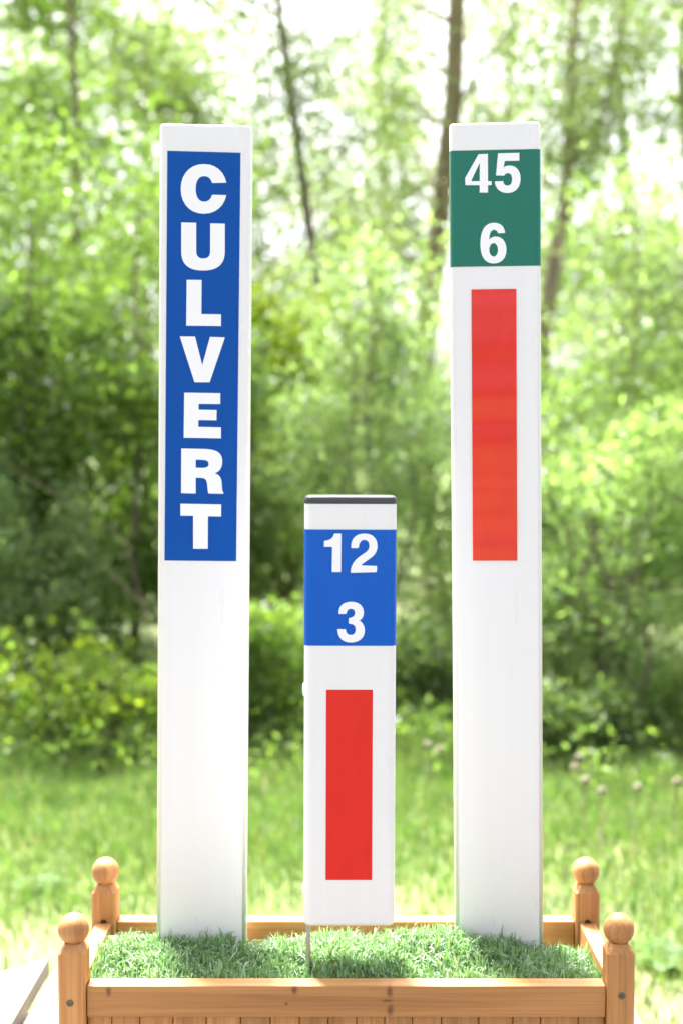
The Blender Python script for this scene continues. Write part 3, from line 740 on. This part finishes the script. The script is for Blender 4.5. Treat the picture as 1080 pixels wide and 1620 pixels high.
# tufts: pull blades towards tuft centres, share a lean per tuft
gx = np.round(bx / 0.006) * 0.006; gy = np.round(by / 0.006) * 0.006
bx = np.clip(gx + (bx - gx) * 0.45, tx0 + 0.001, tx1 - 0.001); by = np.clip(gy + (by - gy) * 0.45, ty0 + 0.001, ty1 - 0.001)
B = np.stack([bx, by, turf_z(bx, by)], 1)
hx = np.sin(gx * 9127.1 + gy * 3511.7) * 43758.5; hx -= np.floor(hx)
edge = np.minimum.reduce([bx - tx0, tx1 - bx, by - ty0, ty1 - by])
L = TH * np.where(rng.uniform(0, 1, nt_) < 0.08, rng.uniform(1.1, 1.45, nt_), rng.uniform(0.55, 1.15, nt_)) * (0.85 + 0.3 * hx)
an = rng.uniform(0, 2 * np.pi, nt_)
la = hx * 2 * np.pi + rng.normal(size=nt_) * 0.7
k = np.abs(rng.normal(0.6, 0.4, nt_)) * np.clip(edge / 0.02, 0.15, 1)
thatch = rng.uniform(0, 1, nt_) < 0.10
L[thatch] *= 0.75; k[thatch] *= 2.2
sx3 = np.stack([np.cos(an), np.sin(an), np.zeros(nt_)], 1); ld = np.stack([np.cos(la), np.sin(la), np.zeros(nt_)], 1)
up = np.array([[0, 0, 1.0]]); L1 = L[:, None]; K = k[:, None]; wv = (0.0023 * rng.uniform(0.7, 1.3, nt_))[:, None]
m1 = B + up * L1 * 0.40 + ld * L1 * 0.10 * K
m2 = B + up * L1 * (0.76 - 0.12 * K) + ld * L1 * 0.36 * K
tp = B + up * L1 * np.maximum(1 - 0.42 * K, 0.3) + ld * L1 * 0.78 * K
v = np.empty((nt_, 7, 3))
v[:, 0] = B - sx3 * wv * .5; v[:, 1] = B + sx3 * wv * .5; v[:, 2] = m1 - sx3 * wv * .5; v[:, 3] = m1 + sx3 * wv * .5
v[:, 4] = m2 - sx3 * wv * .42; v[:, 5] = m2 + sx3 * wv * .42; v[:, 6] = tp
# keep the fibres inside the box walls
v[:, :, 0] = np.clip(v[:, :, 0], tx0 - 0.001, tx1 + 0.001); v[:, :, 1] = np.clip(v[:, :, 1], ty0 - 0.0005, ty1 + 0.0002)
off = len(matv)
idx = off + np.arange(nt_)[:, None] * 7 + np.array([0, 1, 3, 2, 2, 3, 5, 4, 4, 5, 6])[None, :]
st = len(matl) * 4 + (np.arange(nt_)[:, None] * 11 + np.array([0, 4, 8])[None, :]).ravel()
pal = np.array([(0.11, 0.21, 0.085), (0.18, 0.31, 0.17), (0.30, 0.43, 0.30), (0.12, 0.24, 0.07), (0.22, 0.33, 0.15), (0.27, 0.38, 0.27)])
col = pal[rng.integers(0, len(pal), nt_)] * rng.uniform(0.8, 1.2, nt_)[:, None]
col[thatch] = np.array([(0.30, 0.24, 0.12)]) * rng.uniform(0.6, 1.2, thatch.sum())[:, None]
allc = np.concatenate([np.tile([[0.03, 0.05, 0.02]], (off, 1)), np.repeat(col, 7, axis=0)])
me = npmesh('artificial_turf', np.concatenate([matv, v.reshape(-1, 3)]), np.concatenate([matl.ravel(), idx.ravel()]),
            np.concatenate([np.arange(len(matl)) * 4, st]), None, allc, True)
tag(link('artificial_turf', me, M['turf']), 'artificial grass with dense green fibres filling the wooden planter', 'turf', kind='stuff')

# ------------------------------------------------------------------ marker posts
def bez(path, n=10):
    """path: list of points or ('C', p1, p2, p3) cubic pieces"""
    out = []
    for q in path:
        if q[0] == 'C':
            p0 = out[-1]; _, a, b, c = q
            for i in range(1, n + 1):
                t = i / n; s = 1 - t
                out.append(tuple(s ** 3 * p0[k] + 3 * s * s * t * a[k] + 3 * s * t * t * b[k] + t ** 3 * c[k] for k in (0, 1)))
        else: out.append(q)
    if len(out) > 2 and math.dist(out[0], out[-1]) < 1e-6: out.pop()
    return out
def ell(cx, cy, rx, ry, n=28, p=2.0):
    out = []
    for i in range(n):
        a = 2 * math.pi * i / n; c, s = math.cos(a), math.sin(a)
        out.append((cx + rx * math.copysign(abs(c) ** (2 / p), c), cy + ry * math.copysign(abs(s) ** (2 / p), s)))
    return out
def arc_open(cx, cy, rx, ry, a0, a1, n=26, p=2.0):
    out = []
    for i in range(n + 1):
        a = R(a0 + (a1 - a0) * i / n); c, s = math.cos(a), math.sin(a)
        out.append((cx + rx * math.copysign(abs(c) ** (2 / p), c), cy + ry * math.copysign(abs(s) ** (2 / p), s)))
    return out
# crops the outlines were measured in: (scale, x offset, y offset)
A, Bq, Cq = (0.2037, 220, 170), (0.2714, 230, 480), (0.18519, 460, 760)
D = (0.2037, 680, 170)
def C_outline():
    ro = arc_open(505, 633, 179, 193, -13, -347, p=2.15)           # outer, upper tip round the left to the lower tip
    ri = arc_open(508, 633, 66, 99, -336, -24, p=2.3)
    return ro + ri
GL = {
 'C': (A, [C_outline()]),
 'U': (A, [bez([(330, 893), (446, 896), (446, 1118), ('C', (446, 1155), (464, 1173), (500, 1173)), ('C', (536, 1173), (554, 1155), (554, 1118)), (555, 900), (668, 903), (668, 1120), ('C', (668, 1220), (610, 1267), (500, 1267)), ('C', (388, 1267), (330, 1220), (330, 1120))])]),
 'L': ((1, 0, 0), [[(295.8, 442.6), (319.4, 442.9), (319, 496.8), (350, 497.3), (350, 515.9), (295.1, 515.3)]]),
 'V': (Bq, [[(202, 192), (291, 193), (333, 360), (378, 195), (465, 198), (376, 460), (288, 460)]]),
 'E': (Bq, [[(228, 520), (438, 523), (438, 587), (312, 586), (312, 619), (417, 621), (416, 682), (310, 680), (310, 719), (442, 722), (442, 787), (225, 783)]]),
 'R': (Bq, [bez([(211, 845), (345, 848), ('C', (415, 850), (449, 870), (449, 918)), ('C', (449, 958), (435, 980), (405, 990)), ('C', (440, 1000), (446, 1025), (447, 1060)), ('C', (448, 1090), (450, 1097), (456, 1100)), (455, 1110), (370, 1108), ('C', (364, 1095), (364, 1075), (362, 1055)), ('C', (359, 1028), (350, 1018), (325, 1017)), (295, 1016), (295, 1108), (210, 1106)]),
            bez([(295, 911), (335, 912), ('C', (358, 913), (370, 920), (370, 936)), ('C', (370, 952), (356, 958), (335, 958)), (295, 957)])]),
 'T': (Bq, [[(206, 1167), (443, 1171), (443, 1242), (366, 1241), (365, 1430), (280, 1430), (280, 1238), (206, 1237)]]),
 '4': (D, [[(374, 364), (446, 361), (447, 573), (475, 573), (475, 604), (447, 604), (447, 662), (382, 662), (382, 604), (272, 604), (270, 548)], [(383, 430), (383, 573), (316, 573)]]),
 '5': (D, [bez([(525, 357), (690, 353), (690, 414), (577, 417), (568, 468), ('C', (580, 456), (598, 452), (615, 452)), ('C', (668, 452), (700, 495), (700, 553)), ('C', (700, 622), (660, 665), (598, 665)), ('C', (540, 665), (503, 628), (500, 575)), (565, 573), ('C', (567, 594), (578, 607), (598, 607)), ('C', (622, 607), (634, 588), (634, 558)), ('C', (634, 528), (622, 511), (602, 511)), ('C', (588, 511), (579, 518), (573, 531)), (509, 528)])]),
 '6': (D, [bez([(580, 975), ('C', (575, 925), (545, 896), (493, 896)), ('C', (424, 896), (388, 955), (388, 1060)), ('C', (388, 1160), (424, 1212), (492, 1212)), ('C', (552, 1212), (590, 1170), (590, 1106)), ('C', (590, 1045), (557, 1003), (510, 1003)), ('C', (486, 1003), (468, 1012), (457, 1028)), ('C', (457, 985), (470, 951), (493, 951)), ('C', (510, 951), (522, 960), (525, 978))]), ell(491, 1106, 34, 52)]),
 '1': (Cq, [bez([(376, 453), (424, 453), ('C', (429, 453), (431, 456), (431, 460)), (428, 776), ('C', (428, 781), (425, 783), (420, 783)), (358, 782), ('C', (353, 782), (351, 780), (351, 775)), (354, 567), (290, 567), ('C', (285, 567), (284, 564), (284, 560)), (285, 521), ('C', (286, 515), (292, 515), (297, 514)), ('C', (340, 508), (360, 490), (369, 459)), ('C', (370, 455), (373, 453), (376, 453))])]),
 '2': (Cq, [bez([(514, 572), ('C', (508, 497), (555, 453), (628, 453)), ('C', (700, 453), (737, 500), (737, 560)), ('C', (737, 620), (700, 650), (655, 680)), ('C', (625, 700), (602, 718), (598, 725)), (724, 729), ('C', (731, 729), (733, 733), (733, 738)), (731, 774), ('C', (731, 781), (727, 784), (721, 784)), (518, 789), ('C', (510, 789), (508, 784), (509, 776)), ('C', (514, 705), (560, 665), (610, 632)), ('C', (652, 605), (668, 590), (668, 556)), ('C', (668, 526), (650, 508), (625, 508)), ('C', (598, 508), (583, 530), (578, 568)), ('C', (577, 575), (573, 578), (566, 578)), (524, 578), ('C', (517, 578), (514, 577), (514, 572))])]),
 '3': (Cq, [bez([(408, 1133), ('C', (406, 1075), (445, 1036), (515, 1036)), ('C', (580, 1036), (621, 1075), (621, 1125)), ('C', (621, 1160), (606, 1185), (583, 1197)), ('C', (612, 1212), (629, 1245), (629, 1280)), ('C', (629, 1345), (580, 1384), (512, 1384)), ('C', (440, 1384), (402, 1340), (398, 1277)), ('C', (398, 1272), (400, 1269), (406, 1269)), (460, 1270), ('C', (467, 1270), (468, 1274), (469, 1280)), ('C', (472, 1306), (488, 1319), (512, 1319)), ('C', (538, 1319), (552, 1300), (552, 1272)), ('C', (552, 1238), (532, 1226), (500, 1224)), ('C', (494, 1223), (492, 1220), (492, 1214)), (492, 1184), ('C', (492, 1177), (495, 1174), (502, 1173)), ('C', (532, 1168), (546, 1155), (546, 1130)), ('C', (546, 1108), (532, 1096), (512, 1096)), ('C', (488, 1096), (478, 1112), (474, 1132)), ('C', (473, 1138), (470, 1140), (464, 1140)), (416, 1140), ('C', (410, 1140), (408, 1138), (408, 1133))])]),
}

class Post:
    def __init__(self, label, top, foot, Y, Wpx, Dp, yaw, group_top_bev=0.004, rc=0.008, sink=0.20, name='marker_post', keep_foot=False):
        a = W(foot[0], foot[1], Y); b = W(top[0], top[1], Y)
        d = (b - a).normalized(); roll = math.atan2(d.x, d.z)
        base = a - d * sink
        self.root = empty(name, base, Euler((0, roll, R(yaw)), 'XYZ'))
        self.root.rotation_euler = (Matrix.Rotation(roll, 3, 'Y') @ Matrix.Rotation(R(yaw), 3, 'Z')).to_euler()
        self.M = Matrix.Translation(base) @ self.root.rotation_euler.to_matrix().to_4x4()
        self.Mi = self.M.inverted()
        self.H = (b - base).length; self.W = Wpx; self.D = Dp; self.rc = rc; self.sink = sink
        tag(self.root, label, 'marker post', 'white marker posts standing in the planter')
    def loc(self, px, py, y=0.0):
        o = self.Mi @ CAMV; d = self.Mi.to_3x3() @ ray(px, py)
        t = (y - o.y) / d.y; return o + d * t
    def shell(self, z0=0.0, z1=None, bev=0.004, bevb=0.0):
        z1 = z1 or self.H
        rings = []
        def ring(i, z): return [(x, y + i, z) for x, y in rr(self.W - 2 * i, self.D - 2 * i, max(self.rc - i, 0.0006))]
        if bevb:
            for k in range(5):
                a = R(90 * k / 4); rings.append(ring(bevb * (1 - math.sin(a)), z0 + bevb * (1 - math.cos(a))))
        else: rings.append(ring(0, z0))
        nz = 1
        for k in range(6):
            a = R(90 * k / 5); rings.append(ring(bev * (1 - math.cos(a)), z1 - bev + bev * math.sin(a)))
        o = link('post_body', mesh('post_body', *loft(rings), smooth=True), M['white'], self.root); wnormal(o)
        return o
    def wrap(self, name, z0, z1, tilt, mat, off=0.0005, label=None, dz=None):
        """film wrapped round the front and both sides"""
        pr = rr(self.W + 2 * off, self.D + 2 * off, self.rc + off, 8); pr = [(x, y - off) for x, y in pr]
        n = len(pr); s = n // 4
        back = self.D * 0.82
        order = [(-self.W / 2 - off, back)] + pr[3 * s:4 * s] + pr[0:s] + [(self.W / 2 + off, back)]
        v, f = [], []; m_ = len(order); rows = 2
        for r_ in range(rows):
            z = z0 + (z1 - z0) * r_ / (rows - 1)
            for x, y in order: v.append((x, y, z + tilt * x))
        for r_ in range(rows - 1):
            for k in range(m_ - 1): f.append((r_ * m_ + k, r_ * m_ + k + 1, (r_ + 1) * m_ + k + 1, (r_ + 1) * m_ + k))
        o = link(name, mesh(name, v, f, True), mat, self.root); wnormal(o)
        if label: o['label'] = label
        return o
    def panel(self, name, corners, mat, off=0.0005, wave=None, label=None):
        """flat film patch; corners are the photo pixels TL, TR, BR, BL"""
        c = [self.loc(px, py) for px, py in corners]; n = 96 if wave else 2; v, f = [], []; cols = 2
        for i in range(n + 1):
            t = i / n; a = c[0].lerp(c[3], t); b = c[1].lerp(c[2], t)
            d = wave(t) if wave else 0.0
            v += [(a.x, -off - d, a.z), (b.x, -off - d, b.z)]
        for i in range(n): f.append((2 * i, 2 * i + 2, 2 * i + 3, 2 * i + 1))
        # rim down to the face so the film has its thickness
        k = len(v); ring = [0, 1] + [2 * i + 1 for i in range(1, n + 1)] + [2 * i for i in range(n, 0, -1)]
        m2 = len(ring); v += [v[i] for i in ring] + [(v[i][0], 0.0002, v[i][2]) for i in ring]
        for j in range(m2):
            q = (j + 1) % m2; f.append((k + j, k + q, k + m2 + q, k + m2 + j))
        me = mesh(name, v, f)
        for p in me.polygons[:n]: p.use_smooth = True
        o = link(name, me, mat, self.root)
        if label: o['label'] = label
        return o
    def glyph(self, ch, parent, name, off=0.0009, thick=0.0004):
        (s, ox, oy), loops = GL[ch]
        cu = bpy.data.curves.new(name, 'CURVE'); cu.dimensions = '2D'; cu.fill_mode = 'BOTH'; cu.extrude = thick / 2
        P = [[self.loc(px * s + ox, py * s + oy) for px, py in lp] for lp in loops]
        for lp in P:
            sp = cu.splines.new('POLY'); sp.points.add(len(lp) - 1); sp.use_cyclic_u = True
            for q, p in zip(sp.points, lp): q.co = (p.x, p.z, 0, 1)
        t = bpy.data.objects.new('tmp', cu); COL.objects.link(t)
        dg = bpy.context.evaluated_depsgraph_get(); me = bpy.data.meshes.new_from_object(t.evaluated_get(dg))
        bpy.data.objects.remove(t); bpy.data.curves.remove(cu)
        for q in me.vertices: q.co = Vector((q.co.x, -off + q.co.z * -1.0, q.co.y))
        me.flip_normals() if me.polygons and False else None
        me.name = name; me.materials.clear()
        o = link(name, me, M['white_print'], parent)
        return o

# tall lettered post
p1 = Post('tall white marker post with blue panel lettered CULVERT downwards', (326, 196.5), (318.5, 1487), 2.34, 0.1495, 0.072, 2.5)
p1.shell(bev=0.0045)
pb = p1.panel('blue_panel', [(265.2, 238.6), (380.9, 241.7), (373.9, 887.7), (260.7, 886.6)], M['blue'], label='blue panel with white lettering')
for ch in 'CULVERT': p1.glyph(ch, pb, 'letter_' + ch.lower())
# tall numbered post
p2 = Post('tall white marker post with green band numbered 45 and 6', (782, 193.5), (789, 1490), 2.34, 0.1470, 0.072, -4.0)
p2.shell(bev=0.0045)
def zrow(p, py): return p.loc(780 if p is p2 else 553, py).z
pg = p2.wrap('green_band', zrow(p2, 421.3), zrow(p2, 237.2), -0.004, M['green'], label='green band with white numbers')
for ch in '456': p2.glyph(ch, pg, 'digit')
def wave(t):
    # film lying in shallow saw-tooth ripples
    s = (t - 0.02) * 4.25; ph = s - math.floor(s)
    return 0.00055 + 0.00065 * (1 - abs(2 * ph - 1) ** 1.5) + 0.00018 * math.sin(t * 37)
p2.panel('red_panel', [(745, 458), (815.8, 457), (817.4, 886.8), (747.2, 886.8)], M['red_gloss'], wave=wave, label='long red reflective strip with shallow ripples')
# short post
p3 = Post('short white marker post with grey cap and blue band numbered 12 and 3', (554.3, 797), (552, 1466), 2.215, 0.1437, 0.062, 0.3, rc=0.012, sink=0.0)
p3.shell(bev=0.001, bevb=0.006)
pg = p3.wrap('blue_band', zrow(p3, 1021.5), zrow(p3, 837.8), 0.0, M['blue_gloss'], label='glossy blue band with white numbers')
for ch in '123': p3.glyph(ch, pg, 'digit')
p3.panel('red_panel', [(516, 1091.2), (589.2, 1091.2), (587.7, 1392), (515, 1392)], M['red'], label='red reflective strip')
p3.wrap('clear_label', zrow(p3, 1136), zrow(p3, 1023), 0.0, M['white_print'], off=0.0003) if False else None
# cap
rings = []
for i, z in ((0.0006, 0.0), (-0.0008, 0.0012), (-0.0008, 0.0055)):
    rings.append([(x, y + i, p3.H + z) for x, y in rr(p3.W - 2 * i, p3.D - 2 * i, 0.012)])
for k in range(1, 7):
    a = R(90 * k / 6); i = -0.0008 + 0.0075 * (1 - math.cos(a)); rings.append([(x, y + i, p3.H + 0.0055 + 0.0070 * math.sin(a)) for x, y in rr(p3.W - 2 * i, p3.D - 2 * i, 0.012 - 0.0065 * (1 - math.cos(a)))])
o = link('end_cap', mesh('end_cap', *loft(rings), smooth=True), M['cap'], p3.root); wnormal(o)
# stakes that carry the short post, one at each end of its back
for px, yy, zb in ((487.5, 0.030, -0.16),):
    q = p3.loc(px, 1500, yy)
    link('stake', box('stake', q.x - 0.0035, q.x + 0.0035, yy - 0.011, yy + 0.011 - (0.004 if px > 500 else 0), zb, 0.10, 0.0006), M['steel'], p3.root)
# rivets on the side wall
for py in (1091, 1407):
    q = p3.loc(480, py, 0.02)
    rg = [[(-p3.W / 2 - h, 0.02 + r_ * math.cos(2 * math.pi * k / 20), q.z + r_ * 1.25 * math.sin(2 * math.pi * k / 20)) for k in range(20)] for h, r_ in ((-0.001, 0.0085), (0.0009, 0.0085), (0.0022, 0.0068), (0.0027, 0.003))]
    link('rivet', mesh('rivet', *loft(rg), smooth=True), M['white'], p3.root)
# side label edge with a small blue dot
zt, zl = zrow(p3, 1023), zrow(p3, 1136)
V = [(p3.W / 2 - 0.0045, 0.0012, 0), (p3.W / 2 + 0.0004, 0.0145, 0), (p3.W / 2 + 0.0004, 0.050, 0)]
